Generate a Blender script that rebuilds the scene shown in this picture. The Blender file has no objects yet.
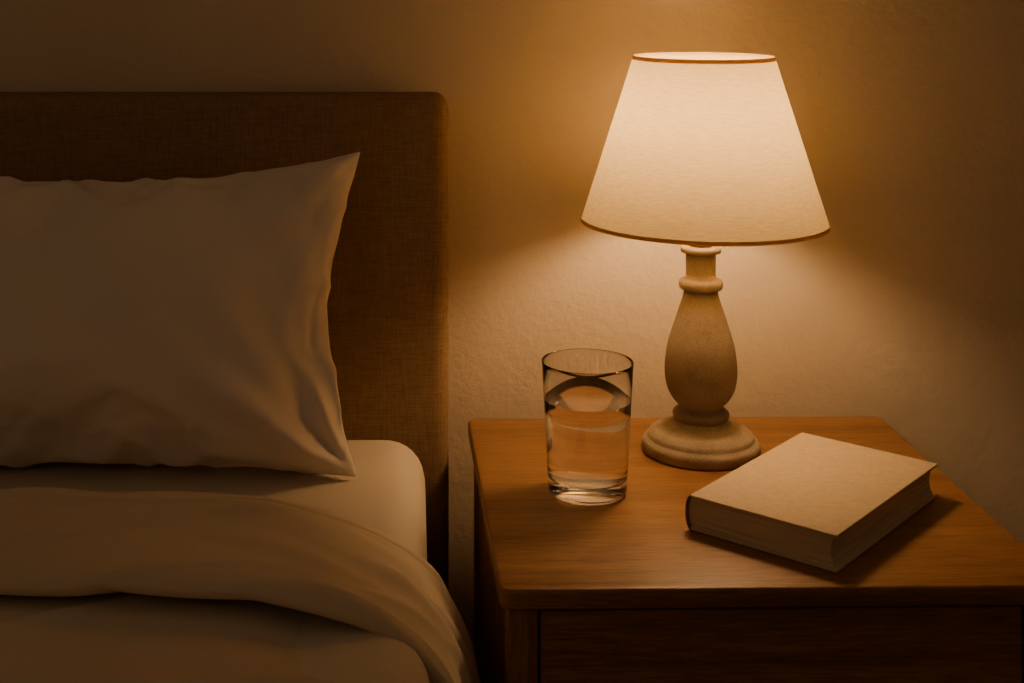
import bpy, bmesh, math, random
from mathutils import Vector, Matrix, noise
S = bpy.context.scene
COL = S.collection
random.seed(3)

# ------------------------------------------------------------ helpers
def link(o, parent=None):
    COL.objects.link(o)
    if parent: o.parent = parent
    return o
def empty(name, loc=(0,0,0), rz=0):
    e = bpy.data.objects.new(name, None); e.location = loc; e.rotation_euler = (0,0,rz)
    e.empty_display_size = .05
    return link(e)
def mesh(name, verts, faces, mat, parent=None, smooth=False):
    m = bpy.data.meshes.new(name); m.from_pydata([tuple(v) for v in verts], [], faces); m.update()
    bm = bmesh.new(); bm.from_mesh(m); bmesh.ops.recalc_face_normals(bm, faces=bm.faces); bm.to_mesh(m); bm.free()
    if mat: m.materials.append(mat)
    for p in m.polygons: p.use_smooth = smooth
    return link(bpy.data.objects.new(name, m), parent)
def box(name, lo, hi, mat, parent=None, bev=0.0, seg=3, vert_bev=0.0):
    bm = bmesh.new(); bmesh.ops.create_cube(bm, size=1)
    for v in bm.verts:
        v.co = Vector([(lo[i]+hi[i])/2 + v.co[i]*(hi[i]-lo[i]) for i in range(3)])
    if vert_bev:
        es = [e for e in bm.edges if abs((e.verts[0].co-e.verts[1].co).normalized().z) > .9]
        bmesh.ops.bevel(bm, geom=es, offset=vert_bev, segments=6, profile=.5, affect='EDGES')
    if bev:
        es = [e for e in bm.edges if e.calc_face_angle(0) > .8]
        bmesh.ops.bevel(bm, geom=es, offset=bev, segments=seg, profile=.5, affect='EDGES')
    m = bpy.data.meshes.new(name); bm.to_mesh(m); bm.free(); m.materials.append(mat)
    for p in m.polygons: p.use_smooth = True
    try: m.set_sharp_from_angle(angle=math.radians(35))
    except Exception: pass
    return link(bpy.data.objects.new(name, m), parent)
def lathe(name, prof, mat, parent=None, n=96, close=False, loc=(0,0,0), smooth=True):
    vs=[]; fs=[]; k=len(prof)
    for r,z in prof:
        for i in range(n):
            a=2*math.pi*i/n; vs.append((loc[0]+r*math.cos(a), loc[1]+r*math.sin(a), loc[2]+z))
    rng = k if close else k-1
    for j in range(rng):
        j2=(j+1)%k
        for i in range(n):
            i2=(i+1)%n; fs.append((j*n+i, j*n+i2, j2*n+i2, j2*n+i))
    o = mesh(name, vs, fs, mat, parent, smooth)
    bm=bmesh.new(); bm.from_mesh(o.data); bmesh.ops.remove_doubles(bm, verts=bm.verts, dist=1e-6)
    bmesh.ops.recalc_face_normals(bm, faces=bm.faces); bm.to_mesh(o.data); bm.free()
    for p in o.data.polygons: p.use_smooth=smooth
    return o
def spline(pts, n=6):
    out=[]
    for i in range(len(pts)-1):
        p0=Vector(pts[max(i-1,0)]);p1=Vector(pts[i]);p2=Vector(pts[i+1]);p3=Vector(pts[min(i+2,len(pts)-1)])
        for k in range(n):
            t=k/n
            out.append(.5*((2*p1)+(-p0+p2)*t+(2*p0-5*p1+4*p2-p3)*t*t+(-p0+3*p1-3*p2+p3)*t**3))
    out.append(Vector(pts[-1])); return out

# ------------------------------------------------------------ materials
class M:
    def __init__(s, name, rough=.8, spec=.3):
        s.m=bpy.data.materials.new(name); s.m.use_nodes=True
        s.t=s.m.node_tree; s.b=s.t.nodes['Principled BSDF']; s.out=s.t.nodes['Material Output']
        s.b.inputs['Roughness'].default_value=rough; s.b.inputs['Specular IOR Level'].default_value=spec
        s.tc=s.t.nodes.new('ShaderNodeTexCoord')
    def n(s, typ, **kw):
        nd=s.t.nodes.new(typ)
        for k,v in kw.items(): setattr(nd,k,v)
        return nd
    def l(s,a,b): s.t.links.new(a,b)
    def map(s, scale, rot=(0,0,0)):
        mp=s.n('ShaderNodeMapping'); mp.inputs['Scale'].default_value=scale; mp.inputs['Rotation'].default_value=rot
        s.l(s.tc.outputs['Object'], mp.inputs['Vector']); return mp.outputs[0]
    def noise(s, scale, detail=4, vec=None, rough=.5, dist=0):
        nd=s.n('ShaderNodeTexNoise'); nd.inputs['Scale'].default_value=scale; nd.inputs['Detail'].default_value=detail
        nd.inputs['Roughness'].default_value=rough; nd.inputs['Distortion'].default_value=dist
        s.l(vec if vec else s.tc.outputs['Object'], nd.inputs['Vector']); return nd.outputs['Fac']
    def ramp(s, fac, stops):
        r=s.n('ShaderNodeValToRGB'); e=r.color_ramp.elements
        e[0].position,e[0].color=stops[0][0],(*stops[0][1],1); e[1].position,e[1].color=stops[-1][0],(*stops[-1][1],1)
        for p,c in stops[1:-1]:
            x=e.new(p); x.color=(*c,1)
        s.l(fac,r.inputs[0]); return r.outputs[0]
    def math(s,op,a,b):
        nd=s.n('ShaderNodeMath',operation=op)
        for i,x in enumerate((a,b)):
            if isinstance(x,(int,float)): nd.inputs[i].default_value=x
            else: s.l(x,nd.inputs[i])
        return nd.outputs[0]
    def bump(s,h,strength,dist,prev=None):
        b=s.n('ShaderNodeBump'); b.inputs['Strength'].default_value=strength; b.inputs['Distance'].default_value=dist
        s.l(h,b.inputs['Height'])
        if prev: s.l(prev,b.inputs['Normal'])
        s.l(b.outputs[0],s.b.inputs['Normal']); return b.outputs[0]
    def color(s,c):
        if isinstance(c,tuple): s.b.inputs['Base Color'].default_value=(*c,1)
        else: s.l(c,s.b.inputs['Base Color'])
def weave(mm, sx, sz, axis2='Z'):
    w1=mm.n('ShaderNodeTexWave',bands_direction='X'); w2=mm.n('ShaderNodeTexWave',bands_direction=axis2)
    for w,sc in ((w1,sx),(w2,sz)):
        w.inputs['Scale'].default_value=sc; w.inputs['Distortion'].default_value=1.2; w.inputs['Detail'].default_value=2
        w.inputs['Detail Scale'].default_value=1.5
        mm.l(mm.tc.outputs['Object'], w.inputs['Vector'])
    return mm.math('MULTIPLY', w1.outputs['Fac'], w2.outputs['Fac'])

mw=M('plaster_wall',.9,.15)
mw.color(mw.ramp(mw.noise(3,5),[(.3,(.66,.565,.435)),(.7,(.72,.62,.48))]))
b1=mw.bump(mw.noise(110,5,rough=.6),.42,.003); mw.bump(mw.noise(14,3),.12,.01,b1)
mf=M('floor_wood',.5,.3); mf.color(mf.ramp(mf.noise(4,6,mf.map((12,1,1))),[(.3,(.12,.06,.03)),(.7,(.2,.1,.05))]))

def wood(name, vec_scale, c1,c2,c3, rough=.42):
    w=M(name,rough,.35)
    base=w.noise(2.0,6,w.map(vec_scale),.55,1.0)
    fv=tuple(a*5 if a>5 else a*3.5 for a in vec_scale)
    fine=w.noise(5,5,w.map(fv),.7)
    broad=w.noise(1.2,2,w.map(tuple(a*.4 if a>5 else a for a in vec_scale)),.5)
    f=w.math('ADD',w.math('ADD',w.math('MULTIPLY',base,.35),w.math('MULTIPLY',fine,.45)),w.math('MULTIPLY',broad,.2))
    w.color(w.ramp(f,[(.39,c1),(.5,c2),(.61,c3)]))
    w.bump(fine,.3,.0008)
    return w.m
c1,c2,c3=(.150,.068,.026),(.27,.130,.050),(.37,.19,.077)
m_wood_x=wood('oak_wood_horizontal',(1.5,16,16),c1,c2,c3)
m_wood_z=wood('oak_wood_vertical',(16,16,1.5),c1,c2,c3,.5)

mh=M('headboard_linen',.95,.1)
wv=weave(mh,170,150)
nz=mh.noise(60,3,mh.map((1,1,7))); nx=mh.noise(60,3,mh.map((7,1,1)))
f=mh.math('ADD',mh.math('MULTIPLY',wv,.35),mh.math('MULTIPLY',mh.math('ADD',nz,nx),.35))
mh.color(mh.ramp(f,[(.2,(.17,.105,.056)),(.65,(.40,.265,.155))]))
mh.bump(f,.5,.0012)

def cloth_mat(name,c,b=.25,wr=True):
    k=M(name,.92,.12); k.b.inputs['Sheen Weight'].default_value=.1
    k.color(k.ramp(k.noise(5,3),[(.3,tuple(x*.95 for x in c)),(.7,c)]))
    p=k.bump(k.noise(900,2),.12,.0005)
    if wr: k.bump(k.noise(9,4,k.map((1,1,1)),.5,.8),b,.012,p)
    return k.m
m_pillow=cloth_mat('pillow_cotton',(.80,.72,.63),.15)
m_sheet=cloth_mat('sheet_cotton',(.68,.60,.49),.12)
m_duvet=cloth_mat('duvet_linen',(.66,.56,.43),.2)

ml=M('lamp_stone',.75,.2)
sp=ml.noise(500,2); big=ml.noise(30,5)
ml.color(ml.ramp(ml.math('ADD',ml.math('MULTIPLY',sp,.5),ml.math('MULTIPLY',big,.5)),[(.36,(.28,.22,.155)),(.5,(.37,.30,.22)),(.64,(.43,.355,.27))]))
ml.bump(sp,.18,.0006)

def translucent(name,ca,cb,mixf):
    ms=M(name); 
    wv=weave(ms,260,260); nn=ms.noise(90,3,ms.map((1,1,9)))
    f=ms.math('ADD',ms.math('MULTIPLY',wv,.4),ms.math('MULTIPLY',nn,.6))
    colr=ms.ramp(f,[(.15,ca),(.7,cb)])
    d=ms.n('ShaderNodeBsdfDiffuse'); tr=ms.n('ShaderNodeBsdfTranslucent'); mx=ms.n('ShaderNodeMixShader')
    ms.l(colr,d.inputs[0]); ms.l(colr,tr.inputs[0]); mx.inputs[0].default_value=mixf
    ms.l(d.outputs[0],mx.inputs[1]); ms.l(tr.outputs[0],mx.inputs[2]); ms.l(mx.outputs[0],ms.out.inputs[0])
    return ms.m
m_shade=translucent('lampshade_linen',(.47,.36,.18),(.74,.60,.335),.32)
m_trim=translucent('shade_trim',(.62,.45,.25),(.75,.56,.33),.6)
mb=M('bulb_glow'); e=mb.n('ShaderNodeEmission'); e.inputs[0].default_value=(1,.595,.27,1); e.inputs[1].default_value=82
mb.l(e.outputs[0],mb.out.inputs[0])
mm_=M('brass_metal',.35,.5); mm_.b.inputs['Metallic'].default_value=1; mm_.color((.35,.22,.1))
mg=M('clear_glass',0,.5); mg.b.inputs['Transmission Weight'].default_value=1; mg.b.inputs['IOR'].default_value=1.42; mg.color((1,1,1))
mwa=M('water',0,.5); mwa.b.inputs['Transmission Weight'].default_value=1; mwa.b.inputs['IOR'].default_value=1.30; mwa.color((1,1,1))
mk=M('book_cover_cloth',.8,.2); mk.color(mk.ramp(mk.noise(160,4),[(.3,(.56,.445,.30)),(.7,(.64,.515,.355))])); mk.bump(mk.noise(700,2),.2,.0005)
mks=M('book_cover_spine',.8,.2); mks.color((.24,.14,.075))
mp=M('book_pages',.9,.1); wz=mp.noise(500,1,mp.map((.02,.02,3)))
mp.color(mp.ramp(wz,[(.35,(.50,.40,.28)),(.6,(.72,.60,.44))])); mp.bump(wz,.5,.0006)

# ------------------------------------------------------------ room
YW=1.75
box('wall_back',(-2.3,YW,0),(2.1,YW+.1,2.5),mw.m)
box('wall_left',(-2.4,-2.6,0),(-2.3,YW+.1,2.5),mw.m)
box('wall_right',(2.1,-2.6,0),(2.2,YW+.1,2.5),mw.m)
box('floor',(-2.4,-2.6,-.05),(2.2,YW+.1,0),mf.m)

# ------------------------------------------------------------ nightstand
ns=empty('nightstand',(.067,1.69,0),math.radians(1.2))
ZT=.55; W=.502; D=.47
box('tabletop',(0,-D,ZT-.018),(W,0,ZT),m_wood_x,ns,bev=.003,vert_bev=.012)
lw=.027; i0=.007
for n_,(x,y) in enumerate([(i0,-D+i0),(W-i0-lw,-D+i0),(i0,-i0-lw),(W-i0-lw,-i0-lw)]):
    box('leg_%d'%(n_+1),(x,y,0),(x+lw,y+lw,ZT-.0185),m_wood_z,ns,bev=.002)
for nm,x in (('side_panel_a',i0+.004),('side_panel_b',W-i0-.016)):
    box(nm,(x,-D+i0+lw,.14),(x+.012,-i0-lw,ZT-.0185),m_wood_z,ns)
box('back_panel',(i0+lw,-.02,.14),(W-i0-lw,-.01,ZT-.0185),m_wood_x,ns)
box('bottom_panel',(i0+lw,-D+i0+.01,.14),(W-i0-lw,-.022,.155),m_wood_x,ns)
box('top_rail',(i0+lw,-D+i0+.012,ZT-.03),(W-i0-lw,-D+i0+.03,ZT-.0185),m_wood_x,ns)
box('drawer_upper',(i0+lw+.002,-D+i0+.006,.352),(W-i0-lw-.002,-D+i0+.024,ZT-.0235),m_wood_x,ns,bev=.002)
box('drawer_lower',(i0+lw+.002,-D+i0+.006,.158),(W-i0-lw-.002,-D+i0+.024,.348),m_wood_x,ns,bev=.002)
for nm,z in (('knob_1',.43),('knob_2',.25)):
    k=lathe(nm,[(0,0),(.006,0),(.006,.012),(.013,.018),(.013,.024),(.008,.028),(0,.028)],mm_.m,ns,n=32)
    k.rotation_euler=(math.radians(90),0,0); k.location=(W/2,-D+i0+.006,z)

# ------------------------------------------------------------ lamp
PX=.001134
LX,LY=(698.5-412)*PX,1.575
lamp=empty('table_lamp',(LX,LY,ZT))
def zz(v): return 1.09-(v+29)*PX-ZT
def P(r,v): return (r*PX,zz(v))
prof=[(0,0),(56*PX,0)]+[P(57,445.5),P(58,442),P(57.5,437.5),P(55.5,434.5),P(52.5,433.5),P(52,432)]
prof+= [tuple(q) for q in spline([P(51,429),P(46,425),P(38,422),P(31,419.5),P(28,416)],4)]
prof+= [tuple(q) for q in spline([P(25.5,414.5),P(27.5,411),P(27,407),P(23,404.5),P(21.5,402.5)],4)]
prof+= [tuple(q) for q in spline([P(22.5,400),P(28,394),P(33,384),P(35.3,371),P(35,358),P(32.5,341),P(27.5,324),P(22,307),P(18,295),P(16.5,288)],6)]
prof+= [tuple(q) for q in spline([P(17,287),P(20.5,285.5),P(21.5,281.5),P(20.5,277.5),P(17,276)],4)]
prof+= [P(15,275),P(14.5,270),P(14.8,252),P(16,250.5),P(19.5,249.5),P(20,247),P(20,244.5),P(18,243.5),(0,zz(243.5))]
lathe('lamp_base',prof,ml.m,lamp)
zb=.808-ZT; zt=.994-ZT; rb=.1365; rt=.078
SX=.003
sh=[(rb+(rt-rb)*i/24, zb+(zt-zb)*i/24) for i in range(25)]
lathe('lampshade',sh,m_shade,lamp,n=128,loc=(SX,0,0))
def band(nm,r,z,h,th):
    lathe(nm,[(r+th,z),(r+th*1.3,z+h*.25),(r+th*1.3-.0,z+h*.75),(r+th*.7,z+h),(r+th*.3,z+h),(r+th*.3,z)],m_trim,lamp,n=128,close=True,loc=(SX,0,0))
band('shade_rim_bottom',rb,zb-.001,.0045,.0008)
band('shade_rim_top',rt,zt-.004,.005,.0008)
lathe('lamp_socket',[(0,zz(243.5)),(.013,zz(243.5)),(.016,.27),(.016,.30),(.013,.318),(0,.318)],mm_.m,lamp,n=32)
BR=.038
lathe('light_bulb',[(0,.318),(.012,.318),(.015,.328)]+[(BR*math.sin(a),.366-BR*math.cos(a)) for a in [math.radians(30+i*15) for i in range(11)]],mb.m,lamp,n=40)
def rod(nm,a,b,r,mat,parent):
    a=Vector(a);b=Vector(b);d=b-a; q=d.to_track_quat('Z','Y').to_matrix()
    vs=[];n=10
    for p in (a,b):
        for i in range(n): vs.append(p+q@Vector((r*math.cos(2*math.pi*i/n),r*math.sin(2*math.pi*i/n),0)))
    fs=[(i,(i+1)%n,n+(i+1)%n,n+i) for i in range(n)]+[tuple(range(n))[::-1],tuple(range(n,2*n))]
    return mesh(nm,vs,fs,mat,parent,True)
for i in range(3):
    a=math.radians(90+120*i); c,s=math.cos(a),math.sin(a)
    rod('fitter_arm_%d'%(i+1),(.015*c,.015*s,.275),((rb-.003)*c+SX,(rb-.003)*s,zb+.004),.001,mm_.m,lamp)

# ------------------------------------------------------------ glass of water
gl=empty('glass_of_water',(.1817,1.450,ZT+.0003))
rb2,rt2,H=.0402,.0475,.136
def ro(z): return rb2+(rt2-rb2)*z/H
th=.0010
g=[(0,0),(rb2-.004,0),(rb2-.0012,.0012),(ro(.004),.004)]+[(ro(z),z) for z in (.02,.05,.08,.11,.132)]+[(rt2,H-.0006),(rt2-.0003,H),(rt2-th+.0003,H),(rt2-th,H-.0006)]
g+=[(ro(z)-th,z) for z in (.11,.08,.05,.03)]+[(ro(.02)-th-.0005,.02),(ro(.017)-.005,.0165),(ro(.016)-.010,.0155),(0,.015)]
lathe('glass_tumbler',g,mg.m,gl,n=96)
wl=.0975; e_=.0003
w=[(0,.0147),(ro(.016)-.010,.0152),(ro(.017)-.005+e_,.0162),(ro(.02)-th-.0005+e_,.0198)]+[(ro(z)-th+e_,z) for z in (.03,.05,.08,wl)]+[(ro(wl)-th-.0012,wl-.0008),(ro(wl)-th-.0035,wl-.0013),(0,wl-.0013)]
lathe('water',w,mwa.m,gl,n=96)

# ------------------------------------------------------------ book
bk=empty('book',(.265,1.354,ZT+.0005),math.radians(-41))
BW,BL,BT=.153,.243,.034; ct=.0026
def cover(nm,z0):
    return box(nm,(.004,0,z0),(BW,BL,z0+ct),mk.m,bk,bev=.0008,seg=2)
cover('cover_bottom',0); cover('cover_top',BT-ct)
vs=[];fs=[];n=14
for y in (0,BL):
    for rr,ins in ((1,0),(0,1)):
        for i in range(n+1):
            a=math.pi*i/n
            x=.0055-(.0065-(.002 if ins else 0))*math.sin(a); z=BT/2-(BT/2-(.002 if ins else 0))*math.cos(a)
            vs.append((x,y,z))
m1=n+1
for i in range(n):
    fs+=[(i,i+1,2*m1+i+1,2*m1+i),(m1+i,m1+i+1,3*m1+i+1,3*m1+i),(i,i+1,m1+i+1,m1+i),(2*m1+i,2*m1+i+1,3*m1+i+1,3*m1+i)]
mesh('spine',vs,fs,mks.m,bk,True)
vs=[];fs=[]
z0,z1=ct,BT-ct; ns_=12; pr=[]
for i in range(ns_+1):
    t=i/ns_; pr.append((.0035-.004*math.sin(math.pi*t),z0+(z1-z0)*t))
for i in range(ns_+1):
    t=1-i/ns_; pr.append((BW-.004-.0035*math.sin(math.pi*t),z0+(z1-z0)*t))
k=len(pr)
for y in (.004,BL-.004):
    vs+=[(x,y,z) for x,z in pr]
fs=[(i,(i+1)%k,k+(i+1)%k,k+i) for i in range(k)]
for i in range(ns_):
    fs.append((i,i+1,k-2-i,k-1-i)); fs.append((k+i,k+i+1,2*k-2-i,2*k-1-i))
mesh('page_block',vs,fs,mp.m,bk,False)

# ------------------------------------------------------------ bed
bed=empty('bed',(0,0,0))
box('headboard',(-1.52,1.642,.05),(.0435,1.735,.942),mh.m,bed,bev=.018,seg=6)
MZ=.556; MX0,MX1=-1.46,.015; MY0,MY1=-.45,1.632
def mattress():
    bm=bmesh.new()
    bmesh.ops.create_cube(bm,size=1)
    for v in bm.verts:
        v.co=Vector(((MX0+MX1)/2+v.co.x*(MX1-MX0),(MY0+MY1)/2+v.co.y*(MY1-MY0),.405+v.co.z*2*(MZ-.405)))
    tb=[e for e in bm.edges]
    bmesh.ops.bevel(bm,geom=tb,offset=.05,segments=8,profile=.55,affect='EDGES')
    m=bpy.data.meshes.new('mattress'); bm.to_mesh(m); bm.free(); m.materials.append(m_sheet)
    for p in m.polygons:p.use_smooth=True
    return link(bpy.data.objects.new('mattress',m),bed)
mattress()
box('bed_frame',(-1.47,-.46,.12),(.005,1.64,.253),mh.m,bed,bev=.01)
for i,(x,y) in enumerate([(-1.42,-.4),(-.05,-.4),(-1.42,1.55),(-.05,1.55)]):
    box('bed_leg_%d'%(i+1),(x-.025,y-.025,0),(x+.025,y+.025,.121),m_wood_z,bed,bev=.003)

# ------------------------------------------------------------ duvet
R=[(-.75,.595),(-.30,.596),(-.16,.592),(-.10,.584),(-.06,.573),(-.025,.558),(.003,.539),(.025,.513),(.042,.480),(.053,.447),(.060,.41),(.064,.35),(.064,.27),(.062,.19)]
left=[(-1.53,.2),(-1.53,.4),(-1.52,.5),(-1.48,.56),(-1.40,.588)]
pp=spline(left+R,10)
L=[0]
for i in range(1,len(pp)): L.append(L[-1]+(pp[i]-pp[i-1]).length)
NS=420
rs=[]; j=0
for i in range(NS+1):
    d=L[-1]*i/NS
    while j<len(L)-2 and L[j+1]<d: j+=1
    tt=(d-L[j])/max(1e-9,L[j+1]-L[j]); rs.append((pp[j].lerp(pp[j+1],tt),d))
path=[(-.5,-.020),(-.2,-.020),(.2,-.020),(.6,-.019),(.8,-.018),(.88,-.019),(.95,-.019),(1.0,-.02),(1.05,-.020),(1.09,-.022),(1.13,-.023),(1.18,-.024),(1.25,-.024),(1.31,-.022),(1.335,-.016),(1.342,-.009),(1.335,-.002),(1.322,.001),(1.312,.0022),(1.306,.0008),(1.30,.0022),(1.28,.004),(1.25,.003),(1.22,.003),(1.19,.004),(1.165,.006),(1.145,.006),(1.135,.003),(1.131,-.003),(1.135,-.010),(1.145,-.013)]
pt=spline(path,8)
NT=len(pt); TOP=15*8
vs=[]
def rid(x): return 1-abs(x)*2
for jt,q in enumerate(pt):
    Y,off=q
    top = jt>TOP
    for i,(p,d) in enumerate(rs):
        p0=rs[max(i-1,0)][0];p1=rs[min(i+1,NS)][0]; tg=(p1-p0).normalized(); nrm=Vector((-tg.y,tg.x))
        if nrm.y<0 and abs(tg.x)>.3: nrm=-nrm
        x,z=p
        s=d
        lyr=0 if not top else 5
        o=off
        wx=noise.noise(Vector((s*2.2,Y*2.2,11)))*.10
        v1=noise.noise(Vector((s*2.6,Y*8+s*2.0+wx*10,lyr)))
        v2=noise.noise(Vector((s*5+1,(Y+wx)*32+s*7,lyr+2)))
        v3=rid(noise.noise(Vector((s*2.6,(Y+wx)*15-s*3,lyr+4))))
        v3=max(0,v3-.4)/.6
        if not top:
            k=1 if Y<1.10 else max(.15,1-(Y-1.10)/.06)
            o+=(v1*.012+v2*.004+v3*v3*.008-.003)*k
        else:
            k=min(1,(1.345-Y)/.03+.2)
            o+=(v1*.007+v2*.0036+v3*v3*.0055-.0015)*k
        yy=Y+(noise.noise(Vector((s*2.5,0,3)))*.010+noise.noise(Vector((s*9,0,5)))*.004)*(1 if Y>1 else 0)
        h=max(0,min(1,(.52-z)/.2)) if x>-.1 else 0
        o+=h*.010*math.sin(Y*26+noise.noise(Vector((Y*3,z*3,1)))*2)
        vs.append((x+nrm.x*o,yy,z+nrm.y*o))
fs=[]
for a in range(NT-1):
    for b in range(NS):
        fs.append((a*(NS+1)+b,a*(NS+1)+b+1,(a+1)*(NS+1)+b+1,(a+1)*(NS+1)+b))
dv=mesh('duvet',vs,fs,m_duvet,None,True)

# ------------------------------------------------------------ pillow (cloth-inflated)
PWd,PH=.70,.375
nx_,ny_=112,60
vs=[];idx={};uv=[]
def gv(side,i,j):
    edge=i in(0,nx_) or j in(0,ny_)
    key=(0 if edge else side,i,j)
    if key not in idx:
        u=i/nx_*2-1; v=j/ny_*2-1
        y=0 if edge else (-1 if side==0 else 1)*.012*(1-u**6)*(1-v**6)
        y+= noise.noise(Vector((u*4,v*4,side*3)))*.002*(0 if edge else 1)
        idx[key]=len(vs); vs.append((u*PWd/2,y,v*PH/2)); uv.append((u,v,0 if edge else (-1 if side==0 else 1),i,j))
    return idx[key]
fs=[]
for side in (0,1):
    for i in range(nx_):
        for j in range(ny_):
            f=(gv(side,i,j),gv(side,i+1,j),gv(side,i+1,j+1),gv(side,i,j+1))
            fs.append(f if side==0 else f[::-1])
pil=mesh('pillow',vs,fs,m_pillow,None,True)
co=None
try:
    cm=pil.modifiers.new('c','CLOTH'); st=cm.settings
    st.quality=6; st.mass=.25; st.tension_stiffness=30; st.compression_stiffness=30; st.shear_stiffness=12
    st.bending_stiffness=.03; st.tension_damping=8; st.compression_damping=8; st.bending_damping=.5
    st.air_damping=3
    st.use_pressure=True; st.uniform_pressure_force=3.2
    st.effector_weights.gravity=0
    cm.collision_settings.use_collision=False
    cm.point_cache.frame_start=1; cm.point_cache.frame_end=60
    for f_ in range(1,46): S.frame_set(f_)
    dg=bpy.context.evaluated_depsgraph_get()
    ev=pil.evaluated_get(dg); em=ev.to_mesh()
    co=[v.co.copy() for v in em.vertices]
    ev.to_mesh_clear()
    if any(c.length>2 or c.length!=c.length for c in co): co=None
except Exception as ex:
    print('cloth fail',ex)
pil.modifiers.clear(); S.frame_set(1)
if co is None:
    print('FALLBACK pillow')
    co=[Vector((v[0],(0 if q[2]==0 else q[2]*.07*((1-q[0]**4)*(1-q[1]**4))**.5),v[2])) for v,q in zip(vs,uv)]
mn=[min(c[i] for c in co) for i in range(3)]; mxx=[max(c[i] for c in co) for i in range(3)]
TW,TH,TT=.66,.352,.150
cen=[(a+b)/2 for a,b in zip(mn,mxx)]; sc=[TW/(mxx[0]-mn[0]),TT/(mxx[1]-mn[1]),TH/(mxx[2]-mn[2])]
co=[[(c[i]-cen[i])*sc[i] for i in range(3)] for c in co]
bot={};topz={};rx={}
for c,(u,v,s_,i,j) in zip(co,uv):
    if j==0: bot[i]=c[2]
    if j==ny_: topz[i]=c[2]
    if i==nx_: rx[j]=c[0]
def smooth(e0,e1,x):
    t=max(0,min(1,(x-e0)/(e1-e0))); return t*t*(3-2*t)
for vert,c,(u,v,s_,i,j) in zip(pil.data.vertices,co,uv):
    x,y,z=c
    tb_=-TH/2+.015*(1-abs(u)**3); tt_=TH/2-.036*(1-abs(u)**2.6)+.003*noise.noise(Vector((u*5,0,2)))
    z+=(tb_-bot[i])*((1-v)/2)**1.5+(tt_-topz[i])*((1+v)/2)**1.5
    tr_=TW/2-.037*(1-abs(v)**1.6)+.004*noise.noise(Vector((v*3.5,1,7)))
    x+=(tr_-rx[j])*max(0,u)**4
    if s_!=0:
        dsp=0
        for cx,cz,sd in ((1,-1,1),(1,1,2),(-1,-1,3),(-1,1,4)):
            dx=(cx-u)*TW/2*cx; dz=(cz-v)*TH/2*cz
            r=math.hypot(dx,dz); a=math.atan2(dz,dx)
            nn_=noise.noise(Vector((a*4.0,r*4,sd*7.3+s_)))
            n2_=noise.noise(Vector((a*7.5,r*6,sd*3.1+s_)))
            amp=r*math.exp(-r/.065)*(.9 if cz<0 else .6)
            dsp+=amp*(nn_*.8+n2_*.5)
        er=(1-u)*TW/2; eb=(1+v)*TH/2; et=(1-v)*TH/2
        dsp+=.016*math.exp(-((er-.04)/.035)**2)*noise.noise(Vector((er*26+z*5,z*11,3.3)))*(1-v*v)
        dsp+=.012*smooth(.0,.06,er)*smooth(.28,.05,er)*noise.noise(Vector((x*15+z*9,z*5-x*3,16.1)))
        dsp+=.009*noise.noise(Vector((x*6+z*4,z*8-x*3,6.1)))
        dsp+=.010*math.exp(-((eb-.03)/.03)**2)*noise.noise(Vector((x*20,eb*9,8.8)))
        dsp+=.007*math.exp(-((et-.025)/.025)**2)*noise.noise(Vector((x*17,et*9,18.8)))
        ew=min(1,(1-abs(u))*12)*min(1,(1-abs(v))*8)
        y+=s_*dsp*ew
    y*= 1-.16*z/(TH/2)
    vert.co=(x,y,z)
pil.data.update()
pil.rotation_euler=(math.radians(-21),0,0)
pil.location=(-.055-TW/2,1.529,.7225)
sb=pil.modifiers.new('subd','SUBSURF'); sb.levels=1; sb.render_levels=1

# ------------------------------------------------------------ world + added fill light + camera
wd=bpy.data.worlds.new('World'); S.world=wd; wd.use_nodes=True
bg=wd.node_tree.nodes['Background']; bg.inputs[0].default_value=(1,.62,.34,1); bg.inputs[1].default_value=.085
pl=bpy.data.lights.new('fill_light','POINT'); pl.energy=6; pl.color=(1,.64,.36); pl.shadow_soft_size=.35  # unseen soft fill added to brighten pillow and bed from front left
plo=link(bpy.data.objects.new('fill_light',pl)); plo.location=(-1.3,-1.0,1.9)
cam=bpy.data.cameras.new('camera'); co_=link(bpy.data.objects.new('camera',cam))
co_.location=(0,0,1.09); co_.rotation_euler=(math.radians(90),0,0)
cam.sensor_width=36; cam.lens=1400/1024*36
cam.shift_x=(512-412)/1024; cam.shift_y=-(341.5+29)/1024
cam.clip_start=.01
S.camera=co_
